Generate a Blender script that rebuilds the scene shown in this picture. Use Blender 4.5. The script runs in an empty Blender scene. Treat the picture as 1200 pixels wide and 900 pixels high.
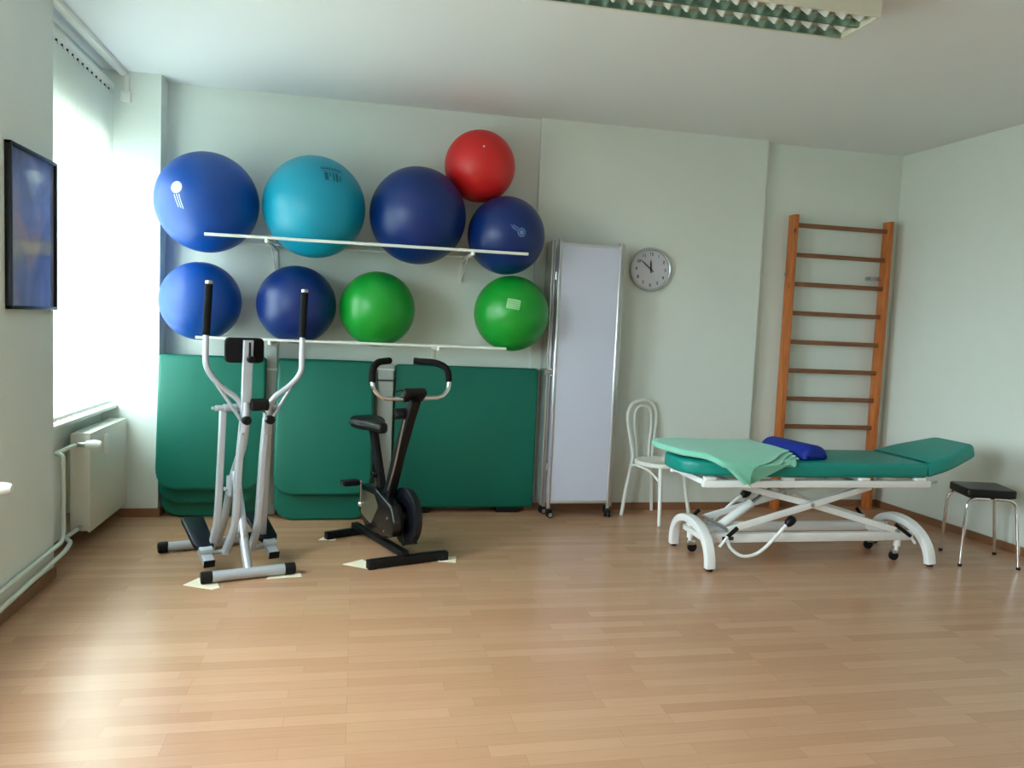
import bpy, bmesh, math, random
from mathutils import Vector, Matrix
random.seed(7)
SC = bpy.context.scene
COL = SC.collection
PI = math.pi
V = Vector

# ------------------------------------------------------------------ materials
def lin(c):
    return tuple((x / 12.92 if x <= .04045 else ((x + .055) / 1.055) ** 2.4) for x in (v / 255 for v in c)) + (1,)

def mat(name, rgb, rough=.5, metal=0, bump=0, bscale=200, spec=.5, coat=0, vary=0, vscale=4, sheen=0):
    m = bpy.data.materials.new(name); m.use_nodes = True
    nt = m.node_tree; b = nt.nodes['Principled BSDF']
    b.inputs['Base Color'].default_value = lin(rgb)
    b.inputs['Roughness'].default_value = rough
    b.inputs['Metallic'].default_value = metal
    b.inputs['Specular IOR Level'].default_value = spec
    b.inputs['Coat Weight'].default_value = coat
    b.inputs['Sheen Weight'].default_value = sheen
    if bump or vary:
        tc = nt.nodes.new('ShaderNodeTexCoord')
    if bump:
        n = nt.nodes.new('ShaderNodeTexNoise'); n.inputs['Scale'].default_value = bscale; n.inputs['Detail'].default_value = 3
        bp = nt.nodes.new('ShaderNodeBump'); bp.inputs['Strength'].default_value = bump; bp.inputs['Distance'].default_value = .004
        nt.links.new(tc.outputs['Object'], n.inputs['Vector']); nt.links.new(n.outputs['Fac'], bp.inputs['Height'])
        nt.links.new(bp.outputs['Normal'], b.inputs['Normal'])
    if vary:
        n2 = nt.nodes.new('ShaderNodeTexNoise'); n2.inputs['Scale'].default_value = vscale; n2.inputs['Detail'].default_value = 4
        mx = nt.nodes.new('ShaderNodeMix'); mx.data_type = 'RGBA'
        c = lin(rgb)
        mx.inputs['A'].default_value = tuple(x * (1 - vary) for x in c[:3]) + (1,)
        mx.inputs['B'].default_value = tuple(min(1, x * (1 + vary)) for x in c[:3]) + (1,)
        nt.links.new(tc.outputs['Object'], n2.inputs['Vector']); nt.links.new(n2.outputs['Fac'], mx.inputs['Factor'])
        nt.links.new(mx.outputs['Result'], b.inputs['Base Color'])
    return m

def wood_mat(name, dark, light, rough, scale, axis_scale, knots=False):
    m = bpy.data.materials.new(name); m.use_nodes = True
    nt = m.node_tree; b = nt.nodes['Principled BSDF']; b.inputs['Roughness'].default_value = rough
    tc = nt.nodes.new('ShaderNodeTexCoord'); mp = nt.nodes.new('ShaderNodeMapping'); mp.inputs['Scale'].default_value = axis_scale
    n = nt.nodes.new('ShaderNodeTexNoise'); n.inputs['Scale'].default_value = scale; n.inputs['Detail'].default_value = 6; n.inputs['Distortion'].default_value = .6
    r = nt.nodes.new('ShaderNodeValToRGB')
    r.color_ramp.elements[0].position = .3; r.color_ramp.elements[0].color = lin(dark)
    r.color_ramp.elements[1].position = .7; r.color_ramp.elements[1].color = lin(light)
    L = nt.links.new
    L(tc.outputs['Object'], mp.inputs['Vector']); L(mp.outputs['Vector'], n.inputs['Vector']); L(n.outputs['Fac'], r.inputs['Fac'])
    out = r.outputs['Color']
    if knots:
        vo = nt.nodes.new('ShaderNodeTexVoronoi'); vo.inputs['Scale'].default_value = 3.2
        rr = nt.nodes.new('ShaderNodeValToRGB')
        rr.color_ramp.elements[0].position = .03; rr.color_ramp.elements[0].color = lin((74, 34, 14))
        rr.color_ramp.elements[1].position = .11; rr.color_ramp.elements[1].color = (1, 1, 1, 1)
        mp2 = nt.nodes.new('ShaderNodeMapping'); mp2.inputs['Scale'].default_value = (2.2, 2.2, 1)
        mx = nt.nodes.new('ShaderNodeMix'); mx.data_type = 'RGBA'; mx.blend_type = 'MULTIPLY'; mx.inputs['Factor'].default_value = .9
        L(tc.outputs['Object'], mp2.inputs['Vector']); L(mp2.outputs['Vector'], vo.inputs['Vector']); L(vo.outputs['Distance'], rr.inputs['Fac'])
        L(out, mx.inputs['A']); L(rr.outputs['Color'], mx.inputs['B']); out = mx.outputs['Result']
    L(out, b.inputs['Base Color'])
    return m

def floor_mat():
    m = bpy.data.materials.new('beech_laminate'); m.use_nodes = True
    nt = m.node_tree; b = nt.nodes['Principled BSDF']; L = nt.links.new
    tc = nt.nodes.new('ShaderNodeTexCoord')
    br = nt.nodes.new('ShaderNodeTexBrick')
    br.inputs['Scale'].default_value = 1; br.inputs['Brick Width'].default_value = .62; br.inputs['Row Height'].default_value = .072
    br.inputs['Mortar Size'].default_value = .0006; br.inputs['Mortar Smooth'].default_value = .3; br.offset = .37; br.offset_frequency = 3; br.squash_frequency = 5; br.squash = .8
    br.inputs['Color1'].default_value = lin((196, 152, 121)); br.inputs['Color2'].default_value = lin((184, 138, 107))
    br.inputs['Mortar'].default_value = lin((158, 116, 90))
    mp = nt.nodes.new('ShaderNodeMapping'); mp.inputs['Scale'].default_value = (3, 46, 1)
    n = nt.nodes.new('ShaderNodeTexNoise'); n.inputs['Scale'].default_value = 1.6; n.inputs['Detail'].default_value = 5
    r = nt.nodes.new('ShaderNodeValToRGB')
    r.color_ramp.elements[0].color = (.90, .885, .87, 1); r.color_ramp.elements[1].color = (1.05, 1.05, 1.05, 1)
    mx = nt.nodes.new('ShaderNodeMix'); mx.data_type = 'RGBA'; mx.blend_type = 'MULTIPLY'; mx.inputs['Factor'].default_value = 1
    L(tc.outputs['Object'], br.inputs['Vector']); L(tc.outputs['Object'], mp.inputs['Vector']); L(mp.outputs['Vector'], n.inputs['Vector'])
    L(n.outputs['Fac'], r.inputs['Fac']); L(br.outputs['Color'], mx.inputs['A']); L(r.outputs['Color'], mx.inputs['B'])
    L(mx.outputs['Result'], b.inputs['Base Color'])
    b.inputs['Roughness'].default_value = .26; b.inputs['Specular IOR Level'].default_value = .6
    return m

def slat_mat():
    m = bpy.data.materials.new('blind_fabric'); m.use_nodes = True
    nt = m.node_tree; nt.nodes.remove(nt.nodes['Principled BSDF']); L = nt.links.new
    d = nt.nodes.new('ShaderNodeBsdfDiffuse'); d.inputs['Color'].default_value = (.86, .88, .85, 1)
    t = nt.nodes.new('ShaderNodeBsdfTranslucent'); t.inputs['Color'].default_value = (.86, .90, .87, 1)
    mx = nt.nodes.new('ShaderNodeMixShader'); mx.inputs['Fac'].default_value = .55
    L(d.outputs[0], mx.inputs[1]); L(t.outputs[0], mx.inputs[2]); L(mx.outputs[0], nt.nodes['Material Output'].inputs['Surface'])
    return m

def glass_mat():
    m = bpy.data.materials.new('window_glass'); m.use_nodes = True
    nt = m.node_tree; nt.nodes.remove(nt.nodes['Principled BSDF']); L = nt.links.new
    t = nt.nodes.new('ShaderNodeBsdfTransparent'); t.inputs['Color'].default_value = (.94, .97, .95, 1)
    g = nt.nodes.new('ShaderNodeBsdfGlossy'); g.inputs['Roughness'].default_value = .02
    mx = nt.nodes.new('ShaderNodeMixShader'); mx.inputs['Fac'].default_value = .06
    L(t.outputs[0], mx.inputs[1]); L(g.outputs[0], mx.inputs[2]); L(mx.outputs[0], nt.nodes['Material Output'].inputs['Surface'])
    return m

def art_mat():
    """blue abstract photograph: muted slate and lilac clouds under glossy glass"""
    m = bpy.data.materials.new('blue_abstract_print'); m.use_nodes = True
    nt = m.node_tree; b = nt.nodes['Principled BSDF']; L = nt.links.new
    b.inputs['Roughness'].default_value = .09; b.inputs['Coat Weight'].default_value = .25; b.inputs['Coat Roughness'].default_value = .07
    tc = nt.nodes.new('ShaderNodeTexCoord'); sp = nt.nodes.new('ShaderNodeSeparateXYZ')
    L(tc.outputs['Generated'], sp.inputs[0])
    n = nt.nodes.new('ShaderNodeTexNoise'); n.inputs['Scale'].default_value = 1.6; n.inputs['Detail'].default_value = 3; n.inputs['Distortion'].default_value = 1.5
    L(tc.outputs['Generated'], n.inputs['Vector'])
    r = nt.nodes.new('ShaderNodeValToRGB'); cr = r.color_ramp
    cr.elements[0].position = .3; cr.elements[0].color = lin((112, 118, 134)); cr.elements[1].position = .72; cr.elements[1].color = lin((184, 170, 168))
    e = cr.elements.new(.52); e.color = lin((142, 148, 166))
    L(n.outputs['Fac'], r.inputs['Fac']); col = r.outputs['Color']
    L(col, b.inputs['Base Color'])
    return m

M = dict(
    wall=mat('pale_green_wall', (221, 228, 224), .9, bump=.25, bscale=70, spec=.2, vary=.02, vscale=9),
    ceiling=mat('ceiling_paint', (230, 233, 237), .92, bump=.2, bscale=70, spec=.2),
    floor=floor_mat(),
    base=wood_mat('baseboard_wood', (128, 88, 62), (150, 106, 76), .45, 5, (6, 6, 60)),
    white=mat('white_paint', (232, 234, 230), .35),
    white_metal=mat('white_enamel', (240, 240, 243), .3, spec=.5, coat=.2),
    rad=mat('radiator_enamel', (222, 220, 208), .35),
    pipe=mat('painted_pipe', (214, 220, 208), .4),
    slat=slat_mat(), glass=glass_mat(), art=art_mat(),
    black=mat('black_plastic', (10, 10, 12), .45, spec=.3),
    foam=mat('black_foam', (9, 8, 10), .85, bump=.3, bscale=500, spec=.25),
    rubber=mat('dark_rubber', (16, 14, 16), .7, spec=.3),
    navyblack=mat('navy_black_plastic', (12, 14, 22), .35, spec=.35),
    silver=mat('silver_powder_coat', (186, 190, 200), .38, metal=.35),
    steel=mat('brushed_steel', (190, 192, 195), .3, metal=1),
    chrome=mat('chrome', (225, 225, 228), .08, metal=1),
    alu=mat('aluminium_post', (208, 210, 214), .28, metal=.8),
    blue=mat('royal_blue_rubber', (0, 68, 156), .4, bump=.06, bscale=160, spec=.5),
    navy=mat('deep_blue_rubber', (0, 38, 108), .38, bump=.06, bscale=160, spec=.5),
    teal=mat('turquoise_rubber', (8, 150, 182), .4, bump=.08, bscale=120, spec=.5),
    green=mat('grass_green_rubber', (14, 148, 44), .34, bump=.05, bscale=160, spec=.55),
    red=mat('red_rubber', (214, 34, 34), .38, bump=.06, bscale=160, spec=.5),
    matgreen=mat('sea_green_mat', (0, 102, 86), .45, bump=.1, bscale=60, spec=.4, vary=.03, vscale=3),
    vinyl=mat('petrol_green_vinyl', (0, 136, 127), .42, bump=.08, bscale=180, spec=.45),
    towel=mat('mint_terry', (132, 210, 186), .95, bump=.9, bscale=420, spec=.1, vary=.07, vscale=60, sheen=.4),
    bluecover=mat('ultramarine_cover', (14, 40, 140), .6, bump=.1, bscale=260, spec=.3),
    vinylblack=mat('black_vinyl', (11, 9, 10), .4, bump=.1, bscale=180, spec=.35),
    pine=wood_mat('orange_pine', (174, 92, 40), (204, 122, 62), .45, 3, (9, 9, 1.2), knots=True),
    rung=wood_mat('brown_rung', (118, 72, 44), (142, 92, 58), .45, 3, (1.2, 10, 10)),
    panel=mat('grey_white_fabric_panel', (202, 206, 228), .55, bump=.05, bscale=400),
    paper=mat('cream_paper', (240, 228, 204), .9),
    post=mat('grey_post_paint', (166, 174, 172), .45),
    strap=mat('dark_strap', (60, 66, 70), .7),
    lightpost=mat('pale_strap', (206, 214, 212), .6),
    cface=mat('clock_face', (206, 206, 218), .5),
    crim=mat('clock_rim_silver', (186, 190, 192), .3, metal=.5),
    ink=mat('dark_ink', (40, 42, 50), .6),
    tealink=mat('dark_teal_ink', (4, 84, 106), .5),
    logo=mat('pale_logo_ink', (196, 212, 236), .4),
    logodim=mat('faint_logo_ink', (104, 132, 190), .4),
    label=mat('pale_green_label', (150, 206, 150), .6),
    labelink=mat('label_ink', (110, 176, 116), .6),
    lamphouse=mat('lamp_housing', (222, 220, 206), .5),
    louver=mat('louver_aluminium', (226, 226, 222), .5),
    louverdark=mat('mirror_reflector', (150, 176, 164), .22, metal=.9),
    tube=mat('lamp_tube', (222, 226, 222), .3),
    cover=mat('bike_cover_gloss', (16, 16, 19), .25, coat=.1),
)

# ------------------------------------------------------------------ mesh builder
def wloc(o):
    p = V((0, 0, 0))
    while o is not None:
        p = p + o.location; o = o.parent
    return p

class MB:
    def __init__(s): s.bm = bmesh.new()
    def face_prism(s, poly, frame, d0, d1, bevel=0, seg=3):
        """poly: 2D points; frame: function (u,v,w)->world; extruded from w=d0 to d1"""
        bm = bmesh.new()
        a = [bm.verts.new(frame(u, v, d0)) for u, v in poly]; b = [bm.verts.new(frame(u, v, d1)) for u, v in poly]
        n = len(poly)
        f0 = bm.faces.new(a[::-1]); f1 = bm.faces.new(b)
        for i in range(n):
            bm.faces.new((a[i], a[(i + 1) % n], b[(i + 1) % n], b[i]))
        bmesh.ops.recalc_face_normals(bm, faces=bm.faces)
        if bevel:
            ed = set(f0.edges) | set(f1.edges)
            bmesh.ops.bevel(bm, geom=list(ed), offset=bevel, segments=seg, profile=.5, affect='EDGES')
        s.merge(bm); return s
    def merge(s, bm):
        mp = {}
        for v in bm.verts: mp[v] = s.bm.verts.new(v.co)
        for f in bm.faces:
            try: s.bm.faces.new([mp[v] for v in f.verts])
            except ValueError: pass
        bm.free()
    def box(s, lo, hi, bevel=0, seg=2, xf=None):
        bm = bmesh.new()
        bmesh.ops.create_cube(bm, size=1)
        for v in bm.verts:
            v.co = V([(lo[i] + hi[i]) / 2 + v.co[i] * (hi[i] - lo[i]) for i in range(3)])
        if bevel: bmesh.ops.bevel(bm, geom=list(bm.edges), offset=bevel, segments=seg, profile=.5, affect='EDGES')
        if xf is not None:
            for v in bm.verts: v.co = xf(v.co)
        s.merge(bm); return s
    def obox(s, c, ax, ay, az, sx, sy, sz, bevel=0, seg=2):
        c, ax, ay, az = V(c), V(ax).normalized(), V(ay).normalized(), V(az).normalized()
        return s.box((-sx / 2, -sy / 2, -sz / 2), (sx / 2, sy / 2, sz / 2), bevel, seg, lambda p: c + ax * p.x + ay * p.y + az * p.z)
    def tube(s, pts, r, n=12, sec=None, up=(0, 0, 1), cap=True):
        """sweep a circle (radius r, or list of radii) or a 2D section along points"""
        pts = [V(p) for p in pts]
        N = len(pts); rings = []
        up = V(up)
        prev = None
        for i in range(N):
            t = (pts[min(i + 1, N - 1)] - pts[max(i - 1, 0)]).normalized()
            if i == 0:
                u = up - t * up.dot(t)
                if u.length < 1e-4: u = V((1, 0, 0)) - t * t.x
                u.normalize()
            else:
                u = prev - t * prev.dot(t)
                u.normalize()
            prev = u
            w = t.cross(u)
            k = 1
            if 0 < i < N - 1:
                a = (pts[i] - pts[i - 1]).normalized(); b = (pts[i + 1] - pts[i]).normalized()
                k = 1 / max(.5, math.cos(a.angle(b, 0) / 2))
            if sec is None:
                ri = r[i] if isinstance(r, (list, tuple)) else r
                ring = [s.bm.verts.new(pts[i] + (u * math.cos(2 * PI * j / n) + w * math.sin(2 * PI * j / n)) * ri) for j in range(n)]
            else:
                ring = [s.bm.verts.new(pts[i] + u * (a_ * k) + w * b_) for a_, b_ in sec]
            rings.append(ring)
        m = len(rings[0])
        for i in range(N - 1):
            for j in range(m):
                s.bm.faces.new((rings[i][j], rings[i][(j + 1) % m], rings[i + 1][(j + 1) % m], rings[i + 1][j]))
        if cap:
            s.bm.faces.new(rings[0][::-1]); s.bm.faces.new(rings[-1])
        return s
    def cyl(s, a, b, r, n=24, bevel=0):
        a, b = V(a), V(b); d = (b - a).normalized()
        if bevel:
            return s.tube([a, a + d * .0001, a + d * bevel * .3, a + d * bevel, b - d * bevel, b - d * bevel * .3, b - d * .0001, b],
                          [max(1e-4, r - bevel), r - bevel, r - bevel * .3, r, r, r - bevel * .3, r - bevel, max(1e-4, r - bevel)], n, up=(0.3, .2, .9))
        return s.tube([a, b], r, n, up=(.3, .2, .9))
    def ball(s, c, r, n=24, m=16, sc=(1, 1, 1)):
        bm = bmesh.new(); bmesh.ops.create_uvsphere(bm, u_segments=n, v_segments=m, radius=r)
        for v in bm.verts: v.co = V((v.co.x * sc[0], v.co.y * sc[1], v.co.z * sc[2])) + V(c)
        s.merge(bm); return s
    def lathe(s, prof, c, axis, n=48):
        """prof: (radius, height) list around axis through c"""
        c = V(c); axis = V(axis).normalized()
        u = axis.orthogonal().normalized(); w = axis.cross(u); rings = []
        for r, h in prof:
            if r < 1e-6: rings.append([s.bm.verts.new(c + axis * h)])
            else: rings.append([s.bm.verts.new(c + axis * h + (u * math.cos(2 * PI * j / n) + w * math.sin(2 * PI * j / n)) * r) for j in range(n)])
        for a, b in zip(rings, rings[1:]):
            if len(a) == 1 and len(b) == 1: continue
            for j in range(n):
                k = (j + 1) % n
                if len(a) == 1: s.bm.faces.new((a[0], b[k], b[j]))
                elif len(b) == 1: s.bm.faces.new((a[j], a[k], b[0]))
                else: s.bm.faces.new((a[j], a[k], b[k], b[j]))
        return s
    def grid(s, fn, nu, nv):
        g = [[s.bm.verts.new(fn(i / nu, j / nv)) for j in range(nv + 1)] for i in range(nu + 1)]
        for i in range(nu):
            for j in range(nv):
                s.bm.faces.new((g[i][j], g[i + 1][j], g[i + 1][j + 1], g[i][j + 1]))
        return g
    def build(s, name, m, parent=None, angle=40, recalc=True):
        bm = s.bm
        if recalc: bmesh.ops.recalc_face_normals(bm, faces=bm.faces)
        o0 = wloc(parent) if parent else V((0, 0, 0))
        for v in bm.verts: v.co -= o0
        me = bpy.data.meshes.new(name); bm.to_mesh(me); bm.free()
        me.materials.append(M[m] if isinstance(m, str) else m)
        me.shade_smooth(); me.set_sharp_from_angle(angle=math.radians(angle))
        o = bpy.data.objects.new(name, me); COL.objects.link(o)
        if parent: o.parent = parent
        return o
    def build_at(s, name, m, base, **k):
        """a top-level single mesh with its origin at base"""
        base = V(base)
        for v in s.bm.verts: v.co -= base
        o = s.build(name, m, **k); o.location = base
        return o

def fillet(pts, rad, n=6):
    pts = [V(p) for p in pts]; out = [pts[0]]
    for i in range(1, len(pts) - 1):
        p, a, b = pts[i], pts[i - 1], pts[i + 1]
        da, db = (a - p), (b - p); r = min(rad, da.length * .48, db.length * .48)
        p0, p1 = p + da.normalized() * r, p + db.normalized() * r
        for k in range(n + 1):
            t = k / n
            out.append(p0 * (1 - t) ** 2 + p * 2 * t * (1 - t) + p1 * t * t)
    out.append(pts[-1]); return out

def spline(pts, n=8):
    pts = [V(p) for p in pts]; P = [pts[0] * 2 - pts[1]] + pts + [pts[-1] * 2 - pts[-2]]; out = []
    for i in range(1, len(P) - 2):
        for k in range(n):
            t = k / n; a, b, c, d = P[i - 1], P[i], P[i + 1], P[i + 2]
            out.append(.5 * ((2 * b) + (c - a) * t + (2 * a - 5 * b + 4 * c - d) * t * t + (3 * b - a - 3 * c + d) * t ** 3))
    out.append(pts[-1]); return out

def round_poly(poly, rad, n=6):
    out = []; N = len(poly)
    for i in range(N):
        p, a, b = V(poly[i]).to_2d() if len(poly[i]) == 3 else V(poly[i]), V(poly[i - 1]), V(poly[(i + 1) % N])
        r = rad[i] if isinstance(rad, (list, tuple)) else rad
        da, db = a - p, b - p; r = min(r, da.length * .49, db.length * .49)
        if r < 1e-5: out.append((p.x, p.y)); continue
        p0, p1 = p + da.normalized() * r, p + db.normalized() * r
        for k in range(n + 1):
            t = k / n; q = p0 * (1 - t) ** 2 + p * 2 * t * (1 - t) + p1 * t * t
            out.append((q.x, q.y))
    return out

def rrect(w, h, r=.004, n=3):
    return round_poly([(-w / 2, -h / 2), (w / 2, -h / 2), (w / 2, h / 2), (-w / 2, h / 2)], r, n)

def tag(o, label=None, cat=None, group=None, kind=None):
    if label: o['label'] = label
    if cat: o['category'] = cat
    if group: o['group'] = group
    if kind: o['kind'] = kind
    return o
def thing(name, loc, label, cat, group=None):
    o = bpy.data.objects.new(name, None); COL.objects.link(o); o.location = loc; o.empty_display_size = .1
    return tag(o, label, cat, group)
XY = lambda u, v, w: V((u, v, w))
YZ = lambda u, v, w: V((w, u, v))
XZ = lambda u, v, w: V((u, w, v))

# ------------------------------------------------------------------ camera
YAW, PITCH, ROLL = -.2011, .0758, .0437
F0 = V((-math.sin(YAW) * math.cos(PITCH) * -1, math.cos(YAW) * math.cos(PITCH), -math.sin(PITCH)))
def rotz(v, a): return V((v.x * math.cos(a) - v.y * math.sin(a), v.x * math.sin(a) + v.y * math.cos(a), v.z))
fwd = rotz(V((0, math.cos(PITCH), -math.sin(PITCH))), YAW)
R0 = rotz(V((1, 0, 0)), YAW); U0 = R0.cross(fwd)
rgt = R0 * math.cos(ROLL) + U0 * math.sin(ROLL); upv = U0 * math.cos(ROLL) - R0 * math.sin(ROLL)
cam = bpy.data.cameras.new('camera'); camo = bpy.data.objects.new('camera', cam); COL.objects.link(camo)
cam.lens = 27; cam.sensor_width = 36; cam.sensor_fit = 'HORIZONTAL'; cam.clip_start = .05
mw = Matrix((rgt, upv, -fwd)).transposed().to_4x4(); mw.translation = V((0, 0, 1.5)); camo.matrix_world = mw
SC.camera = camo

# ------------------------------------------------------------------ setting
CZ = 3.14
YB = -1.6
def xr(y): return 4.685 + (6.12 - y) * .055
tag(MB().box((-2.3, YB - .3, -.12), (5.6, 6.5, 0)).build('floor', 'floor'), kind='structure')
tag(MB().box((-2.3, YB - .3, CZ), (5.6, 6.5, CZ + .12)).build('ceiling', 'ceiling'), kind='structure')
back = [(-1.45, 6.09), (1.38, 6.09), (1.38, 6.04), (3.34, 6.04), (3.34, 6.12), (xr(6.12) + .05, 6.12), (5.2, 6.12), (5.2, 6.45), (-1.45, 6.45)]
tag(MB().face_prism(back, XY, 0, CZ).build('wall_back', 'wall'), kind='structure')
tag(MB().face_prism([(xr(6.2), 6.2), (xr(YB), YB), (xr(YB) + .2, YB), (xr(6.2) + .2, 6.2)], XY, 0, CZ).build('wall_right', 'wall'), kind='structure')
tag(MB().box((-2.2, YB - .2, 0), (5.4, YB, CZ)).build('wall_front', 'wall'), kind='structure')
NICHES = [(4.57, 5.90), (2.54, 3.87), (.51, 1.84)]  # third niche and window are unseen, added to brighten the back wall
PX, NX = -1.61, -1.77
w = MB()
ys = [YB]
for a, b in NICHES[::-1]: ys += [a, b]
ys.append(5.90)
for i in range(0, len(ys) - 2, 2): w.box((-2.1, ys[i], 0), (PX, ys[i + 1], CZ))
w.box((-2.1, 5.90, 0), (-1.39, 6.45, CZ))
for a, b in NICHES:
    w.box((-2.1, a, 0), (NX, b, .80)); w.box((-2.1, a, 2.64), (NX, b, CZ))
    w.box((-2.1, a, .80), (NX, a + .07, 2.64)); w.box((-2.1, b - .07, .80), (NX, b, 2.64))
tag(w.build('wall_left', 'wall'), kind='structure')
# baseboards
BH, BT = .062, .014
bb = MB()
for a, b in zip(back[:5], back[1:6]):
    a, b = V(a), V(b); d = (b - a).normalized(); nrm = V((d.y, -d.x))
    if abs(d.y) > .5 and nrm.x > 0: continue
    bb.face_prism([a, b, b + nrm * BT, a + nrm * BT], XY, 0, BH)
tag(bb.build('baseboard_back', 'base'), kind='structure')
bb = MB(); bb.face_prism([(xr(6.12), 6.12), (xr(YB), YB), (xr(YB) - BT, YB), (xr(6.12) - BT, 6.12)], XY, 0, BH)
tag(bb.build('baseboard_right', 'base'), kind='structure')
bb = MB()
for i in range(0, len(ys) - 2, 2): bb.box((PX, ys[i], 0), (PX + BT, ys[i + 1], BH))
for a, b in NICHES: bb.box((NX, a, 0), (NX + BT, b, BH))
bb.box((NX, 5.90 - BT, 0), (-1.39 + BT, 5.90, BH)); bb.box((-1.39, 5.90, 0), (-1.39 + BT, 6.09, BH))
tag(bb.build('baseboard_left', 'base'), kind='structure')

def window(k, a, b):
    y0, y1, z0, z1 = a + .07, b - .07, .80, 2.64
    f = MB(); t = .055
    for lo, hi in (((-1.92, y0, z0), (-1.86, y0 + t, z1)), ((-1.92, y1 - t, z0), (-1.86, y1, z1)), ((-1.92, y0, z0), (-1.86, y1, z0 + .10)),
                   ((-1.92, y0, z1 - t), (-1.86, y1, z1)), ((-1.92, (y0 + y1) / 2 - .04, z0), (-1.855, (y0 + y1) / 2 + .04, z1)), ((-1.92, y0, 2.0), (-1.86, y1, 2.05))):
        f.box(lo, hi, .006)
    o = tag(f.build('window_%d' % k, 'white'), kind='structure')
    MB().box((-1.893, y0 + .03, z0 + .03), (-1.887, y1 - .03, z1 - .03)).build('glass_pane', 'glass', o)
    MB().box((-1.86, a, .795), (-1.665, b, .818), .005).build('window_sill', 'white', o)
for k, (a, b) in enumerate(NICHES): window(k + 1, a, b)

# cable duct along the niche ceiling with a drop and a junction box
d = MB(); d.box((-1.655, 4.57, CZ - .035), (-1.605, 5.90, CZ), .004); d.box((-1.625, 5.875, 3.0), (-1.595, 5.90, CZ - .03), .003)
o = tag(d.build('cable_duct', 'white'), 'white cable duct running along the ceiling edge above the window blind', 'cable duct')
MB().box((-1.645, 5.862, 2.925), (-1.58, 5.90, 3.0), .006).build('junction_box', 'white', o)

# vertical blinds
def blind(name_label, a, b, ang, group):
    t = thing('vertical_blind', (-1.70, (a + b) / 2, .83), name_label, 'blind', group)
    MB().box((-1.73, a + .01, 3.0), (-1.685, b - .01, 3.045), .006).build('headrail', 'white', t)
    n = 15; p = (b - a - .06) / n
    ca, sa = math.cos(ang), math.sin(ang)
    for i in range(n):
        y = a + .03 + p * (i + .5); wd = .089
        m_ = MB()
        def fn(u, v):
            s = (u - .5) * wd; bow = .006 * (1 - (2 * u - 1) ** 2)
            return V((-1.708 + s * sa + bow * ca, y + s * ca - bow * sa, .852 + v * 2.12))
        m_.grid(fn, 4, 1)
        sl = m_.build('slat', 'slat', t, recalc=False)
        wgt = MB(); wgt.obox((-1.708, y, .843), (sa, ca, 0), (ca, -sa, 0), (0, 0, 1), .08, .004, .03, .001)
        wgt.build('slat_weight', 'white', sl)
        MB().box((-1.712, y - .006, 2.965), (-1.704, y + .006, 3.005)).build('hanger_clip', 'black' if i % 2 else 'strap', sl)
    return t
blind('white vertical blind glowing in front of the window behind the radiator', 4.57, 5.90, math.radians(24), None)

# radiators
def radiator(y0, y1, near, label):
    t = thing('radiator', (-1.65, (y0 + y1) / 2, .10), label, 'radiator')
    b = MB(); b.box((-1.615, y0, .10), (-1.597, y1, .715), .006); b.box((-1.705, y0, .10), (-1.69, y1, .71), .005)
    b.build('panel', 'rad', t)
    f = MB()
    nf = int((y1 - y0) / .035)
    for i in range(nf): f.box((-1.69, y0 + .02 + i * .035, .13), (-1.615, y0 + .028 + i * .035, .69))
    f.build('convector_fins', 'rad', t)
    g = MB(); g.box((-1.71, y0 - .002, .712), (-1.597, y1 + .002, .724), .004)
    for y in (y0, y1): g.box((-1.71, y - .004, .11), (-1.60, y + .004, .716), .003)
    g.build('casing', 'rad', t)
    MB().box((-1.598, y0 + .26, .55), (-1.578, y0 + .30, .68), .006).build('heat_meter', 'white', t)
    ye = y0 if near else y1; s = -1 if near else 1
    v = MB(); v.cyl((-1.66, ye + s * .075, .665), (-1.60, ye + s * .075, .665), .016); v.cyl((-1.65, ye, .665), (-1.65, ye + s * .09, .665), .012)
    v.build('valve', 'steel', t)
    k = MB(); k.lathe([(0, 0), (.022, 0), (.026, .012), (.031, .05), (.027, .078), (.018, .09), (0, .091)], (-1.60, ye + s * .075, .665), (1, 0, 0), 24)
    k.build('thermostat_knob', 'white', t)
    r = MB(); r.cyl((-1.655, ye + s * .001, .135), (-1.655, ye + s * .05, .135), .016); r.build('return_fitting', 'steel', t)
    for y in (y0 + .12, y1 - .12):
        MB().box((-1.768, y - .02, .2), (-1.70, y + .02, .6), .003).build('wall_bracket', 'rad', t)
    return t
radiator(5.12, 5.885, True, 'cream panel radiator in the niche under the window blind')
radiator(2.62, 3.725, False, 'radiator at the left picture edge with only its white thermostat knob showing')
# pipes
def pipe(pts, label, rad=.06):
    m_ = MB(); m_.tube(fillet(pts, rad), .0125, 12)
    tag(m_.build_at('heating_pipe', 'pipe', pts[0]), label, 'pipe')
pipe([(-1.592, 3.80, .16), (-1.592, 4.63, .18), (-1.60, 4.68, .22), (-1.60, 4.68, .665), (-1.655, 4.72, .665), (-1.655, 5.028, .665)],
     'upper white heating pipe that climbs beside the radiator to its top valve')
pipe([(-1.575, 3.80, .092), (-1.578, 4.66, .125), (-1.60, 4.80, .135), (-1.655, 4.86, .135), (-1.655, 5.068, .135)], 'lower white heating pipe along the baseboard to the foot of the radiator')

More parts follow.
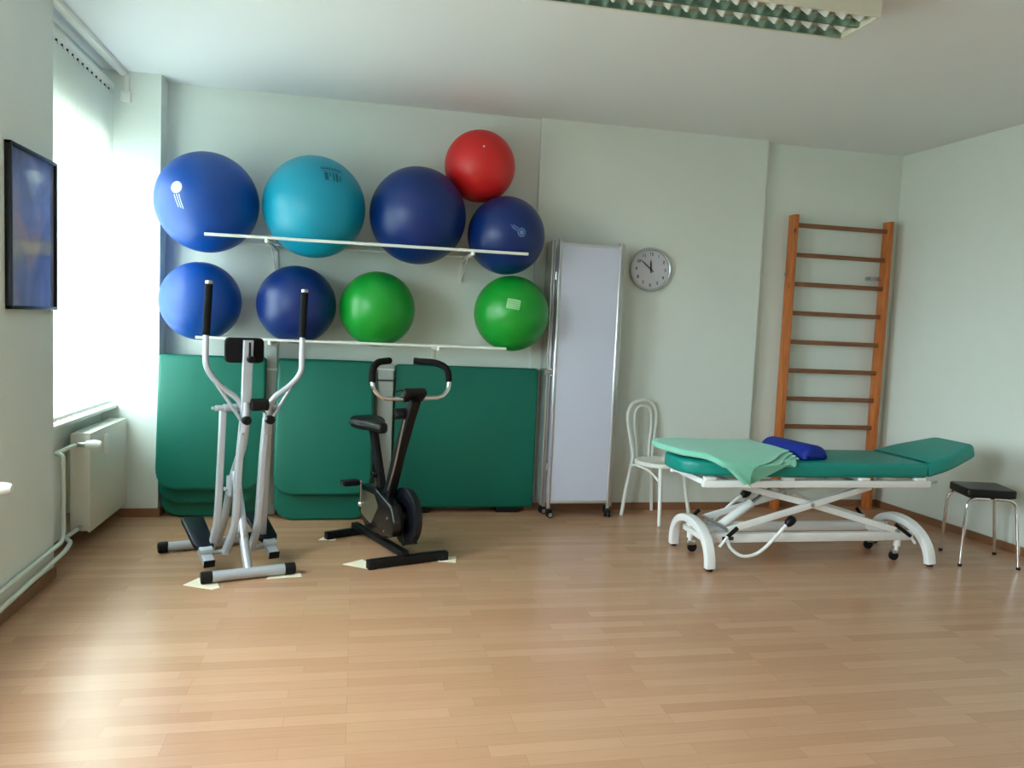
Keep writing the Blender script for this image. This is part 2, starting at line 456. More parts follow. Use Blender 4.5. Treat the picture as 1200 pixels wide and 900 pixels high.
# wall picture
t = thing('framed_picture', (PX, 4.265, 1.86), 'tall dark framed blue abstract print hanging on the left wall', 'picture')
y0, y1, z0, z1 = 3.985, 4.545, 1.475, 2.25
f = MB()
for lo, hi in (((PX, y0, z0), (PX + .03, y0 + .018, z1)), ((PX, y1 - .018, z0), (PX + .03, y1, z1)), ((PX, y0, z0), (PX + .03, y1, z0 + .018)), ((PX, y0, z1 - .018), (PX + .03, y1, z1))):
    f.box(lo, hi, .003)
f.build('picture_frame', 'navyblack', t)
MB().box((PX + .004, y0 + .01, z0 + .01), (PX + .016, y1 - .01, z1 - .01)).build('print', 'art', t)
m_ = MB(); m_.tube(fillet([(-1.50, 5.90, 1.115), (-1.50, 5.87, 1.115), (-1.50, 5.865, 1.14)], .01), .004, 8); m_.cyl((-1.50, 5.895, 1.115), (-1.50, 5.90, 1.115), .012)
tag(m_.build_at('wall_hook', 'steel', (-1.50, 5.90, 1.115)), 'tiny metal hook on the bright wall pier left of the green mats', 'hook')

# ------------------------------------------------------------------ gym balls
def patch(mb, c, r, n, up, quad, nu=6, nv=6):
    """2D rectangle or disc in a ball's tangent frame, wrapped onto the ball"""
    n = V(n).normalized(); up = V(up); up = (up - n * up.dot(n)).normalized(); rt = up.cross(n)
    def on(x, y): return V(c) + (n + rt * (x / r) + up * (y / r)).normalized() * (r * 1.003)
    if quad[0] == 'disc':
        _, x, y, r0, r1 = quad
        g = lambda u, v: on(x + math.cos(2 * PI * u) * (r0 + (r1 - r0) * v), y + math.sin(2 * PI * u) * (r0 + (r1 - r0) * v))
        mb.grid(g, 24, 3)
    else:
        (xa, ya), (xb, yb), wd = quad
        d = V((xb - xa, yb - ya)); q = V((-d.y, d.x)).normalized() * wd / 2
        mb.grid(lambda u, v: on(xa + d.x * u + q.x * (2 * v - 1), ya + d.y * u + q.y * (2 * v - 1)), nu, nv)
def gym_ball(c, r, m, label):
    b = MB(); b.ball((0, 0, 0), r, 64, 40)
    o = b.build('exercise_ball', m); o.location = c
    tag(o, label, 'exercise ball', 'exercise balls on the two wall racks')
    return o
def logo_part(o, name, m, c, r, n, up, quads):
    b = MB()
    for q in quads: patch(b, c, r, n, up, q)
    return b.build(name, m, o, recalc=True)
UZ, LZ = 2.018, 1.325
def rest(r, half, z): return z + math.sqrt((r + .0112) ** 2 - half ** 2)
balls = {}
def rack_ball(key, x, r, upper, m, label, dy=0):
    half = .26 if upper else .136
    c = V((x, (5.72 if upper else 5.79) + dy, rest(r, half, UZ if upper else LZ)))
    balls[key] = (c, r); return gym_ball(c, r, m, label)
o = rack_ball('u1', -1.042, .342, True, 'blue', 'big blue exercise ball with a white printed emblem, far left on the upper rack')
c, r = balls['u1']
logo_part(o, 'printed_emblem', 'logo', c, r, (-.397, -.908, .132), (-.1, 0, 1), [('disc', 0, 0, 0, .04)] + [((x0, -.045), (x0 + .02, -.135 - k * .008), .006) for k, x0 in enumerate((-.018, 0, .016))])
o = rack_ball('u2', -.323, .356, True, 'teal', 'big turquoise exercise ball with dark print on the upper rack')
c, r = balls['u2']
logo_part(o, 'printed_text', 'tealink', c, r, (.36, -.76, .54), (.05, 0, 1),
          [((-.075, .058), (.075, .058), .006), ((-.075, .045), (.08, .045), .012), ((-.07, .026), (.06, .026), .004), ((-.045, .012), (-.045, -.055), .026), ((-.018, .014), (-.018, -.02), .01),
           ((.006, .014), (.006, -.055), .012), ((.03, .014), (.03, -.055), .018), ((.055, .0), (.055, -.05), .01)])
o = rack_ball('u3', .411, .350, True, 'navy', 'big plain dark blue exercise ball under the red ball on the upper rack')
o = rack_ball('u4', 1.072, .289, True, 'navy', 'smaller dark blue exercise ball with round emblem, right end of the upper rack')
c, r = balls['u4']
logo_part(o, 'printed_emblem', 'logodim', c, r, (.203, -.979, -.005), (-.86, 0, .5), [('disc', 0, 0, .024, .032), ('disc', 0, 0, 0, .017)] + [((k * .012, .036), (k * .010, .10 + abs(k) * -.015), .005) for k in (-1, 0, 1)])
c3, r3 = balls['u3']; c4, r4 = balls['u4']
cr_ = V((.867, 5.800, 2.68)); rr_ = .264
for _ in range(60):                       # settle the red ball onto its two neighbours
    for q, s in ((c3, r3), (c4, r4)):
        e = cr_ - q; cr_ = q + e.normalized() * (s + rr_ + .001)
    cr_.y = min(cr_.y, 6.088 - rr_)
o = gym_ball(cr_, rr_, 'red', 'red exercise ball perched on top of the two dark blue balls')
pl_ = MB(); n = V((-.05, -.93, .36)).normalized(); pl_.lathe([(0, .004), (.006, .004), (.008, 0), (.008, -.004)], cr_ + n * rr_, n, 16); pl_.build('valve_plug', 'white', o)
rack_ball('l1', -1.091, .275, False, 'blue', 'small blue exercise ball far left on the lower rack, lit by the window')
rack_ball('l2', -.436, .280, False, 'navy', 'small dark blue exercise ball behind the right handle of the silver walker')
rack_ball('l3', .141, .276, False, 'green', 'plain green exercise ball in the middle of the lower rack')
o = rack_ball('l4', 1.152, .288, False, 'green', 'green exercise ball with a white label, beside the folding screen')
c, r = balls['l4']
lo_ = logo_part(o, 'sticker', 'label', c, r, (-.148, -.962, .229), (.15, 0, 1), [((-.05, 0), (.05, 0), .075)])
logo_part(lo_, 'label_lines', 'labelink', c, r * 1.001, (-.148, -.962, .229), (.15, 0, 1), [((-.044, y), (.044, y), .006) for y in (-.026, -.012, .003, .02)])

def rack(z, yf, yr, xl, xr_, xb, label):
    t = thing('ball_rack', ((xl + xr_) / 2, 6.09, z), label, 'ball rack', 'wall racks for the exercise balls')
    for nm, y in (('front_bar', yf), ('rear_bar', yr)):
        b = MB(); b.cyl((xl, y, z), (xr_, y, z), .011, 14); bar = b.build(nm, 'white', t)
        for x in (xl, xr_):
            e = MB(); e.cyl((x - .012, y, z), (x + .012, y, z), .0112, 14, .002); e.build('end_cap', 'white', bar)
    for x in xb:
        b = MB(); b.box((x - .011, yf - .006, z - .034), (x + .011, 6.085, z - .012), .003); b.box((x - .015, 6.078, z - .20), (x + .015, 6.0885, z + .02), .002)
        if z > 2: b.tube([(x, yf + .25, z - .03), (x, 6.08, z - .185)], .005, 8)
        b.cyl((x, yf, z - .034), (x, yf, z - .006), .014, 12)
        b.build('bracket', 'white', t)
rack(UZ, 5.46, 5.98, -1.0, 1.18, (-.613, .79), 'upper white wall rack carrying the five upper exercise balls')
rack(LZ, 5.654, 5.926, -1.085, 1.085, (-.604, .59), 'lower white wall rack carrying four exercise balls above the green mats')

# ------------------------------------------------------------------ mats and rails
def gym_mat(x0, x1, z0, z1, yb, yt, th, rad, label, bev=.022):
    """slab whose front face leans from y=yb at its bottom to y=yt at its top"""
    k = (yt - yb) / (z1 - z0)
    poly = round_poly([(x0, z0), (x1, z0), (x1, z1), (x0, z1)], [rad, rad, .03, .03], 8)
    m_ = MB(); m_.face_prism(poly, lambda u, v, w_: V((u, yb + (v - z0) * k + w_, v)), 0, th, bev, 4)
    tag(m_.build_at('exercise_mat', 'matgreen', ((x0 + x1) / 2, yb + th / 2, z0)), label, 'exercise mat', 'green exercise mats along the back wall')
gym_mat(-1.385, -.645, .225, 1.19, 5.765, 5.86, .055, .16, 'front green mat of the left pair, brightly lit beside the window pier')
gym_mat(-1.38, -.67, .112, 1.165, 5.825, 5.922, .045, .16, 'middle green mat of the left group, only its lower curve showing')
gym_mat(-1.375, -.67, .002, 1.15, 5.872, 5.972, .045, .16, 'rear green mat of the left group standing on the floor behind the silver walker')
gym_mat(-.572, .135, .20, 1.185, 5.70, 5.90, .05, .15, 'front green mat of the middle pair between the two grey rails')
gym_mat(-.568, .128, .002, 1.16, 5.756, 5.956, .055, .15, 'rear green mat of the middle pair with its rounded bottom on the floor')
gym_mat(.295, 1.43, .042, 1.165, 5.962, 5.968, .055, .015, 'wide dark green gym mat standing against the wall right of the exercise bike', .014)
# small feet under the wide mat are two wooden battens on the floor
for x, lb in ((.5, 'left'), (1.22, 'right')):
    tag(MB().box((x - .09, 5.96, 0), (x + .09, 6.06, .042), .004).build_at('floor_batten', 'rubber', (x, 6.02, 0)),
        'dark batten under the wide gym mat, %s of the two' % lb, 'batten', 'battens under the wide mat')
def rail(x0, x1, z1, straps, label):
    t = thing('upright_rail', ((x0 + x1) / 2, 5.965, 0), label, 'rail', 'grey upright rails between the mats')
    MB().box((x0, 5.935, 0), (x1, 5.985, z1), .006).build('post', 'post', t)
    for z, m, h in straps:
        MB().box((x0 - .006, 5.928, z - h / 2), (x1 + .006, 5.99, z + h / 2), .003).build('strap', m, t)
rail(-.655, -.575, 1.285, [(1.10, 'lightpost', .018)], 'grey upright rail between the left and middle green mats')
rail(.165, .282, 1.165, [(1.125, 'lightpost', .016), (1.04, 'strap', .014)], 'grey upright rail behind the handlebar of the exercise bike')

# ------------------------------------------------------------------ air walker
BK = V((-.40, .917, 0)).normalized(); LT = V((.917, .40, 0)).normalized()
W0 = V((-.56, 4.46, 0))
def W(v, b, z): return W0 + LT * v + BK * b + V((0, 0, z))
t = thing('air_walker', W(0, .35, 0), 'silver air walker with tall black hand grips standing before the left mats', 'exercise machine')
f = MB(); fa, fb = V((-.80, 4.402, .034)), V((-.33, 4.544, .034)); f.cyl(fa, fb, .031, 20); ff = f.build('front_foot', 'silver', t)
dv = (fb - fa).normalized()
for p, q in ((fa - dv * .012, fa + dv * .05), (fb - dv * .05, fb + dv * .012)):
    MB().cyl(p, q, .034, 20, .006).build('end_cap', 'rubber', ff)
ra, rb = W(-.335, .735, .034), W(.22, .72, .034)
f = MB(); f.tube(spline([ra, W(-.17, .715, .034), W(0, .70, .04), W(.12, .71, .034), rb]), .029, 16); rf = f.build('rear_foot', 'silver', t)
for p, q in ((ra - LT * .012, ra + LT * .045), (rb - LT * .045, rb + LT * .012)):
    MB().cyl(p, q, .034, 20, .006).build('end_cap', 'rubber', rf)
f = MB(); f.tube(spline([W(0, .70, .04), W(0, .56, .21), W(0, .43, .43), W(0, .325, .575), W(0, .19, .73), W(0, .135, .88), W(0, .125, 1.0)]), .024, 14)
f.build('rear_frame', 'silver', t)
f = MB(); f.tube(spline([W(0, .03, .05), W(0, .085, .13), W(0, .145, .24), W(0, .235, .41), W(0, .335, .57)]), .0255, 16)
ff = f.build('front_frame', 'silver', t)
MB().cyl(W(0, .125, .205), W(0, .145, .24), .0285, 16).build('joint_collar', 'steel', ff)
g = MB(); g.obox(W(-.012, .40, .46), LT, BK, (0, 0, 1), .02, .09, .12, .01); g.cyl(W(-.04, .42, .44), W(.02, .42, .44), .012); g.build('fold_joint', 'silver', t)
mst = MB(); mst.tube([W(0, .125, .95), W(0, .118, 1.15), W(0, .105, 1.352)], 0, sec=rrect(.024, .056, .006), up=tuple(BK)); mst = mst.build('console_mast', 'silver', t)
MB().obox(W(.006, .094, 1.29), LT, BK, (0, 0, 1), .012, .006, .10, .002).build('slot', 'black', mst)
MB().cyl(W(.008, .06, 1.245), W(.008, .10, 1.245), .02, 16, .005).build('adjuster_knob', 'black', mst)
p_ = MB(); p_.face_prism(round_poly([(-.118, 1.222), (.098, 1.222), (.098, 1.365), (-.118, 1.365)], .03), lambda u, v, w_: W(u, .128 + w_, v), 0, .035, .008); p_.build('body_pad', 'foam', t)
a_ = MB(); a_.cyl(W(-.155, .18, .962), W(.20, .18, .962), .016, 14); a_.cyl(W(-.175, .18, .962), W(-.15, .18, .962), .009, 10); a_.cyl(W(-.11, .18, .962), W(.17, .18, .962), .022, 16); a_.build('axle', 'silver', t)
MB().cyl(W(.02, .10, .985), W(.115, .10, .985), .036, 20, .006).build('pivot_roller', 'black', t)
def swing(side):
    s = side
    if s < 0:
        G = [W(-.213, .12, 1.655), W(-.225, .12, 1.375)]; H = [W(-.225, .12, 1.40), W(-.227, .12, 1.195), W(-.155, .13, 1.10), W(-.02, .145, 1.0), W(-.002, .15, .86)]
        BR = [W(-.175, .128, 1.12), W(-.005, .14, .865)]
        LG = [W(-.002, .16, .93), W(-.022, .17, .65), W(-.034, .18, .32), W(-.045, .20, .22), W(-.075, .24, .10)]
        RL = [W(-.108, .2, .965), W(-.113, .22, .65), W(-.122, .24, .30), W(-.13, .26, .22), W(-.14, .29, .12)]
        kx, px = -.002, -.185
    else:
        G = [W(.326, .12, 1.64), W(.318, .12, 1.375)]; H = [W(.318, .12, 1.40), W(.318, .12, 1.165), W(.255, .13, 1.09), W(.14, .145, 1.005), W(.132, .15, .86)]
        BR = [W(.275, .128, 1.115), W(.137, .14, .865)]
        LG = [W(.130, .16, .93), W(.112, .17, .65), W(.098, .18, .32), W(.092, .20, .22), W(.075, .24, .10)]
        RL = [W(.158, .21, .965), W(.160, .24, .65), W(.156, .27, .30), W(.16, .29, .22), W(.17, .32, .12)]
        kx, px = .132, .185
    up_ = tuple(LT)
    h = MB(); h.tube(fillet(H, .06), .0165, 14); h = h.build('handlebar', 'silver', t)
    g_ = MB(); g_.tube(G, .0205, 16); g_ = g_.build('hand_grip', 'foam', h)
    MB().cyl(G[0], G[0] + V((0, 0, .02)), .0205, 16, .006).build('grip_cap', 'steel', g_)
    b_ = MB(); b_.tube(BR, .010, 10); b_.build('brace', 'silver', h)
    l_ = MB(); l_.tube(spline(LG, 6), 0, sec=rrect(.034, .05, .006), up=up_); l_.build('front_leg', 'silver', t)
    r_ = MB(); r_.tube(spline(RL, 6), 0, sec=rrect(.034, .042, .006), up=up_); r_.build('rear_leg', 'silver', t)
    k_ = MB(); k_.cyl(W(kx, .085, .895), W(kx, .13, .895), .026, 16, .006); k_.build('clamp_knob', 'black', t)
    c_ = MB(); c_.obox(W(kx, .15, .85), LT, BK, (0, 0, 1), .05, .02, .09, .004); c_.cyl(W(kx - .012, .125, .815), W(kx - .012, .15, .815), .008); c_.build('clamp_plate', 'steel', t)
    # footplate
    dn = (BK * .36 + V((0, 0, .10))).normalized(); nn = LT.cross(dn); 
    if nn.z < 0: nn = -nn
    c0 = W(px, .24, .125)
    pd = MB(); pd.face_prism(round_poly([(-.056, 0), (.056, 0), (.066, .36), (-.066, .36)], [.05, .05, .02, .02]), lambda u, v, w_: c0 + LT * u + dn * v + nn * w_, 0, .03, .007)
    pd = pd.build('footplate', 'navyblack', t)
    br = MB(); br.obox(c0 - dn * .02 - nn * .022, LT, dn, nn, .06, .17, .042, .006); br.obox(c0 - dn * .01 + nn * .012, LT, dn, nn, .075, .05, .03, .008)
    br.cyl(W(px, .27, .10), W((kx - .05 if s < 0 else kx - .04), .25, .105), .014); br = br.build('footplate_bracket', 'silver', t)
    MB().obox(c0 - dn * .106 - nn * .022, LT, dn, nn, .062, .008, .044, .003).build('end_plug', 'black', br)
swing(-1); swing(1)

def paper(pts, label):
    base = V((sum(p[0] for p in pts) / len(pts), sum(p[1] for p in pts) / len(pts), 0))
    m_ = MB(); m_.face_prism(pts, XY, .0003, .0022)
    tag(m_.build_at('paper_scrap', 'paper', base), label, 'paper scrap', 'paper scraps under the machine feet')
paper([(-.90, 4.385), (-.84, 4.50), (-.74, 4.46), (-.70, 4.33), (-.735, 4.30)], 'cream paper scrap under the left end of the walker front foot')
paper([(-.47, 4.455), (-.455, 4.515), (-.29, 4.56), (-.275, 4.485)], 'cream paper strip at the right end of the walker front foot')
paper([(-1.20, 5.06), (-1.11, 5.085), (-1.03, 5.03), (-1.10, 5.0)], 'cream paper scrap under the rear foot of the walker')
paper([(-.05, 4.70), (.07, 4.79), (.115, 4.70), (.125, 4.585)], 'pointed cream paper scrap at the left end of the bike front foot')
paper([(.535, 4.72), (.555, 4.80), (.665, 4.82), (.645, 4.69)], 'cream paper square at the right end of the bike front foot')
paper([(-.22, 5.235), (-.19, 5.30), (-.09, 5.29), (-.11, 5.225)], 'small cream paper scrap under the rear foot of the exercise bike')

# ------------------------------------------------------------------ exercise bike
K0 = V((.342, 4.67, 0))
def K(v, b, z): return K0 + LT * v + BK * b + V((0, 0, z))
t = thing('exercise_bike', K(-.02, .4, 0), 'black exercise bike with chrome handlebar standing before the green mats', 'exercise bike')
def foot(name, a, b, hh=.055, ww=.05):
    a, b = V(a), V(b); d = (b - a).normalized(); s = V((-d.y, d.x, 0)); c = (a + b) / 2
    o = MB().obox(c + V((0, 0, .003 + hh / 2)), d, s, (0, 0, 1), (b - a).length, ww, hh - .004, .005).build(name, 'black', t)
    for p in (a + d * .02, b - d * .02):
        MB().obox(p + V((0, 0, hh / 2)), d, s, (0, 0, 1), .055, ww + .008, hh, .006).build('end_cap', 'rubber', o)
foot('front_foot', (.105, 4.60, 0), (.59, 4.77, 0)); foot('rear_foot', (-.165, 5.255, 0), (.18, 5.435, 0), .05, .045)
bb = MB(); bb.obox((K(-.0, .02, 0) + K(-.03, .76, 0)) / 2 + V((0, 0, .068)), BK, LT, (0, 0, 1), .78, .05, .04, .006); bb.build('base_bar', 'black', t)
fw = MB(); fw.lathe([(0, -.012), (.11, -.012), (.115, -.02), (.165, -.024), (.182, -.018), (.182, .018), (.165, .024), (.115, .02), (.11, .012), (0, .012)], K(.065, .16, .262), LT, 48)
fw = fw.build('flywheel', 'navyblack', t)
h_ = MB(); h_.cyl(K(.03, .16, .262), K(.10, .16, .262), .03, 20, .004); h_.build('hub', 'black', fw)
fk = MB()
for v in (.022, .108): fk.tube([K(v, .16, .262), K(v, .10, .09)], 0, sec=rrect(.008, .03, .002), up=tuple(LT))
fk.build('wheel_fork', 'black', t)
cv = MB(); poly = round_poly([(.60, .40), (.60, .20), (.50, .13), (.36, .12), (.10, .15), (.07, .24), (.12, .345), (.36, .415)], .03)
cv.face_prism(poly, lambda u, v, w_: K(w_, u, v), -.065, .012, .012); cv = cv.build('chain_cover', 'cover', t)
MB().face_prism(round_poly([(.56, .37), (.56, .21), (.40, .17), (.30, .30), (.36, .37)], .02), lambda u, v, w_: K(w_, u, v), -.0685, -.063, .002).build('cover_reflection', mat('olive_floor_reflection', (80, 74, 60), .3), cv)  # olive inset paints the floor's reflection onto the glossy cover
for (b, z) in ((.16, .26), (.2, .17)): MB().cyl(K(-.071, b, z), K(-.06, b, z), .009, 12).build('screw', 'chrome', cv)
for v in (-.025, .012):
    pass
cr = MB(); cr.cyl(K(-.095, .50, .285), K(.05, .50, .285), .018, 16); cr.ball(K(-.097, .50, .285), .02, 16, 10); cr = cr.build('crank_axle', 'chrome', t)
for s, v, zz in ((-1, -.10, .145), (1, .055, -.145)):
    ar = MB(); ar.tube([K(v, .50, .285), K(v - .002 * s, .505, .285 + zz)], 0, sec=rrect(.02, .012, .004), up=tuple(BK)); ar.ball(K(v, .505, .285 + zz), .014, 12, 8); ar = ar.build('crank_arm', 'chrome', t)
    pd = MB(); v0, v1 = (v - .125, v - .012) if s < 0 else (v + .012, v + .115)
    pd.obox(K((v0 + v1) / 2, .51, .285 + zz), LT, BK, (0, 0, 1), v1 - v0, .085, .034, .01); pd = pd.build('pedal', 'foam', t)
    MB().cyl(K(v0 - .004 if s < 0 else v1 + .004, .51, .285 + zz), K(v0 + .01 if s < 0 else v1 - .01, .51, .285 + zz), .008, 10).build('pedal_pin', 'chrome', pd)
fr_ = MB(); fr_.tube(spline([K(0, .30, .10), K(0, .30, .30), K(0, .27, .40)]), 0, sec=rrect(.06, .055, .01), up=tuple(BK)); fr_.build('lower_frame', 'black', t)
cl = MB(); cl.tube([K(0, .285, .36), K(0, .16, .66), K(0, .03, .93), K(0, -.025, 1.03)], 0, sec=rrect(.07, .06, .01), up=tuple(BK)); cl = cl.build('steering_column', 'black', t)
cb = MB(); cb.tube(spline([K(-.03, .24, .42), K(-.032, .15, .60), K(-.034, .09, .75), K(-.03, .04, .90)]), .006, 8); cb.build('tension_cable', 'steel', cl)
kn = MB(); kn.cyl(K(-.085, .07, .93), K(-.02, .05, .94), .034, 20, .008); kn.build('tension_knob', 'black', cl)
sp = MB(); sp.tube([K(0, .30, .16), K(0, .41, .45), K(0, .44, .52)], 0, sec=rrect(.055, .05, .01), up=tuple(BK)); sp.tube([K(0, .43, .50), K(0, .555, .79)], .03, 16); sp = sp.build('seat_post', 'foam', t)
MB().cyl(K(-.06, .43, .49), K(-.02, .43, .49), .022, 14, .005).build('height_knob', 'black', sp)
se = MB(); outl = round_poly([(-.032, .385), (.032, .385), (.06, .51), (.108, .59), (.118, .68), (.075, .735), (-.075, .735), (-.118, .68), (-.108, .59), (-.06, .51)], .04)
se.face_prism(outl, lambda u, v, w_: K(u, v, w_ + .05 * (v - .45)), .762, .832, .024, 4); se = se.build('seat', 'vinylblack', t)
st = MB(); st.tube([K(-.118, .68, .808), K(-.109, .59, .803), K(-.062, .51, .799), K(-.034, .39, .793)], .004, 8); st.build('seat_piping', 'navyblack', se)
hb = MB()
hp = [K(0, .0, 1.03)]
for s in (-1, 1):
    pts = [K(0, .0, 1.03), K(s * .20, .0, 1.035), K(s * .262, .015, 1.09), K(s * .258, .03, 1.20), K(s * .20, .08, 1.245), K(s * .09, .16, 1.25)]
    hb.tube(fillet(pts, .07), .0135, 12)
hb = hb.build('handlebar', 'chrome', t)
for s in (-1, 1):
    pts = fillet([K(s * .262, .022, 1.13), K(s * .257, .035, 1.215), K(s * .20, .08, 1.248), K(s * .085, .165, 1.252)], .06)
    g_ = MB(); g_.tube(pts, .021, 14); g_.build('foam_grip', 'foam', hb)
co = MB(); nrm_ = (BK * .75 + V((0, 0, .66))).normalized(); upd = nrm_.cross(LT); 
if upd.z < 0: upd = -upd
co.obox(K(0, -.01, 1.055), LT, upd, nrm_, .15, .085, .045, .012); co = co.build('console', 'black', t)
MB().obox(K(0, -.01, 1.055) + nrm_ * .0225, LT, upd, nrm_, .10, .04, .003).build('display', 'navyblack', co)
wi = MB(); wi.tube(spline([K(-.05, .0, 1.06), K(-.09, -.02, 1.085), K(-.125, -.02, 1.075)]), .004, 8); wi.build('cable', 'black', co)

# ------------------------------------------------------------------ folding screen on castors
t = thing('folding_screen', (1.77, 5.86, 0), 'folded grey mobile room divider on castors between the mats and the clock', 'room divider')
def screen_panel(x0, x1, y, z0, z1, name, fab):
    p = MB(); p.box((x0 + .012, y - .006, z0 + .05), (x1 - .012, y + .006, z1 - .03)); p = p.build(name, fab, t)
    for x in (x0, x1):
        f = MB(); f.cyl((x, y, z0 - .01), (x, y, z1 + .012), .0155, 16, .003); f.build('frame_post', 'alu', p)
    MB().box((x0 + .01, y - .011, z1 - .032), (x1 - .01, y + .011, z1 - .008), .003).build('top_rail', 'alu', p)
    MB().box((x0 + .01, y - .011, z0 + .03), (x1 - .01, y + .011, z0 + .055), .003).build('bottom_rail', 'alu', p)
screen_panel(1.515, 2.005, 5.79, .085, 2.165, 'front_panel', 'panel')
screen_panel(1.492, 2.045, 5.855, .085, 2.165, 'middle_panel', 'panel')
screen_panel(1.49, 2.04, 5.925, .085, 2.165, 'rear_panel', 'panel')
MB().box((1.460, 5.825, .09), (1.473, 6.03, 2.172), .003).build('end_profile', 'alu', t)
b = MB(); b.box((1.435, 5.785, 1.14), (1.51, 5.80, 1.165), .003); b.box((1.435, 5.79, 1.128), (1.459, 5.93, 1.175), .004); b.build('hinge_lock', 'steel', t)
for x in (1.50, 2.03):
    for z in (.4, 1.15, 1.9):
        MB().cyl((x, 5.82, z - .03), (x, 5.82, z + .03), .011, 12).build('hinge', 'alu', t)
for i, (x, y, a) in enumerate(((1.515, 5.79, .1), (2.005, 5.79, 1.1), (1.49, 5.925, .3), (2.04, 5.925, .8))):
    c_ = MB(); c_.cyl((x, y, .045), (x, y, .10), .008, 12); d = V((math.cos(a), math.sin(a), 0)); q = V((-d.y, d.x, 0))
    for s in (-1, 1): c_.obox(V((x, y, .045)) + q * .018 * s + d * .008, d, q, (0, 0, 1), .04, .003, .035, .001)
    c_.obox(V((x, y, .06)) + d * .006, d, q, (0, 0, 1), .045, .04, .008, .002); c_ = c_.build('castor', 'navyblack', t)
    for s in (-1, 1):
        w_ = MB(); w_.cyl(V((x, y, .026)) + d * .012 + q * .004 * s, V((x, y, .026)) + d * .012 + q * .026 * s, .0255, 20, .004)
        w_.build('wheel', 'rubber', c_)
    for s in (-1, 1):
        w_2 = MB(); w_2.cyl(V((x, y, .026)) + d * .012 + q * .024 * s, V((x, y, .026)) + d * .012 + q * .0275 * s, .017, 16, .001)
        w_2.build('hub_cap', 'steel', c_)

# ------------------------------------------------------------------ wall clock
cc = V((2.347, 6.04, 2.008)); R = .178
t = thing('wall_clock', cc, 'round silver rimmed wall clock showing eight minutes to twelve', 'clock')
m_ = MB(); m_.lathe([(R - .004, 0), (R, .006), (R + .002, .025), (R - .004, .038), (R - .014, .042), (R - .022, .036), (R - .024, .026)], cc, (0, -1, 0), 64); m_.build('rim', 'crim', t)
m_ = MB(); m_.lathe([(0, .024), (R - .02, .024), (R - .02, .002), (0, .002)], cc, (0, -1, 0), 64); fa = m_.build('dial', 'cface', t)
for h in range(1, 13):
    cu = bpy.data.curves.new('t', 'FONT'); cu.body = str(h); cu.size = .036; cu.align_x = 'CENTER'; cu.align_y = 'CENTER'; cu.extrude = .0004; cu.offset = .0008
    to = bpy.data.objects.new('t', cu); COL.objects.link(to)
    me = to.to_mesh(); a = h * PI / 6; px, pz = math.sin(a) * .126, math.cos(a) * .126
    nm = MB(); bm = bmesh.new(); bm.from_mesh(me)
    for v in bm.verts: v.co = V((cc.x + px + v.co.x, cc.y - .0246 - v.co.z, cc.z + pz + v.co.y))
    nm.merge(bm); to.to_mesh_clear(); bpy.data.objects.remove(to); bpy.data.curves.remove(cu)
    nm.build('numeral', 'ink', fa)
def hand(name, ang, L_, wd, y):
    d = V((math.sin(ang), 0, math.cos(ang))); q = V((d.z, 0, -d.x)); c = V((cc.x, cc.y - y, cc.z))
    h = MB(); h.face_prism([(-wd * .7, -.03), (wd * .7, -.03), (wd, L_ * .6), (wd * .4, L_), (-wd * .4, L_), (-wd, L_ * .6)], lambda u, v, w_: c + q * u + d * v + V((0, -w_, 0)), 0, .0015); h.build(name, 'ink', t)
hand('hour_hand', math.radians(-4), .075, .006, .027); hand('minute_hand', math.radians(-51), .118, .0045, .030)
MB().cyl(cc + V((0, -.025, 0)), cc + V((0, -.035, 0)), .007, 16).build('center_cap', 'ink', t)

# ------------------------------------------------------------------ wall bars
t = thing('wall_bars', (4.075, 6.05, 0), 'orange pine wall bars in the back right corner behind the treatment table', 'wall bars')
for x0, x1 in ((3.600, 3.640), (4.512, 4.552)):
    u_ = MB(); u_.box((x0, 5.99, .0), (x1, 6.09, 2.545), .004); u_.build('upright', 'pine', t)
for z in (2.46, 2.21, 1.962, 1.714, 1.466, 1.219, .975, .732, .487, .242):
    b = MB(); b.tube([(3.625, 6.035, z), (4.527, 6.035, z)], 0, sec=round_poly([(.019, .013), (-.019, .013), (-.019, -.013), (.019, -.013)], .011, 5), up=(0, 0, 1)); b.build('rung', 'rung', t)
b = MB(); b.box((4.40, 6.06, 2.035), (4.515, 6.066, 2.065), .001); b.cyl((4.42, 6.055, 2.05), (4.42, 6.07, 2.05), .006); b.box((4.40, 6.06, 2.035), (4.406, 6.119, 2.065)); b.build('wall_fixing', 'steel', t)
b = MB(); b.cyl((3.575, 6.05, 2.045), (3.602, 6.05, 2.045), .011, 12); b.build('bolt', 'steel', t)
b = MB(); b.box((3.64, 6.075, 1.0), (3.70, 6.119, 1.04), .002); b.build('wall_fixing', 'steel', t)

# ------------------------------------------------------------------ bentwood chair
t = thing('bentwood_chair', (2.43, 5.75, 0), 'white bentwood chair with looped back behind the head of the towel covered table', 'chair')
cf = V((.46, -.888, 0)).normalized(); cr2 = V((.888, .46, 0)).normalized(); cs = V((2.41, 5.745, 0))
def Ch(r, f, z): return cs + cr2 * r + cf * f + V((0, 0, z))
s_ = MB(); s_.lathe([(0, .468), (.165, .468), (.175, .474), (.195, .474), (.203, .466), (.203, .446), (.196, .438), (.17, .438), (0, .444)], Ch(0, .0, 0), (0, 0, 1), 48); s_.build('seat', 'white', t)
hoop = [Ch(-.185, -.215, .0), Ch(-.155, -.205, .22), Ch(-.118, -.19, .45), Ch(-.125, -.195, .56), Ch(-.170, -.205, .74), Ch(-.175, -.212, .83), Ch(-.12, -.218, .91), Ch(0, -.222, .935),
        Ch(.115, -.218, .91), Ch(.165, -.212, .83), Ch(.162, -.205, .74), Ch(.125, -.195, .56), Ch(.118, -.19, .45), Ch(.155, -.205, .22), Ch(.185, -.215, .0)]
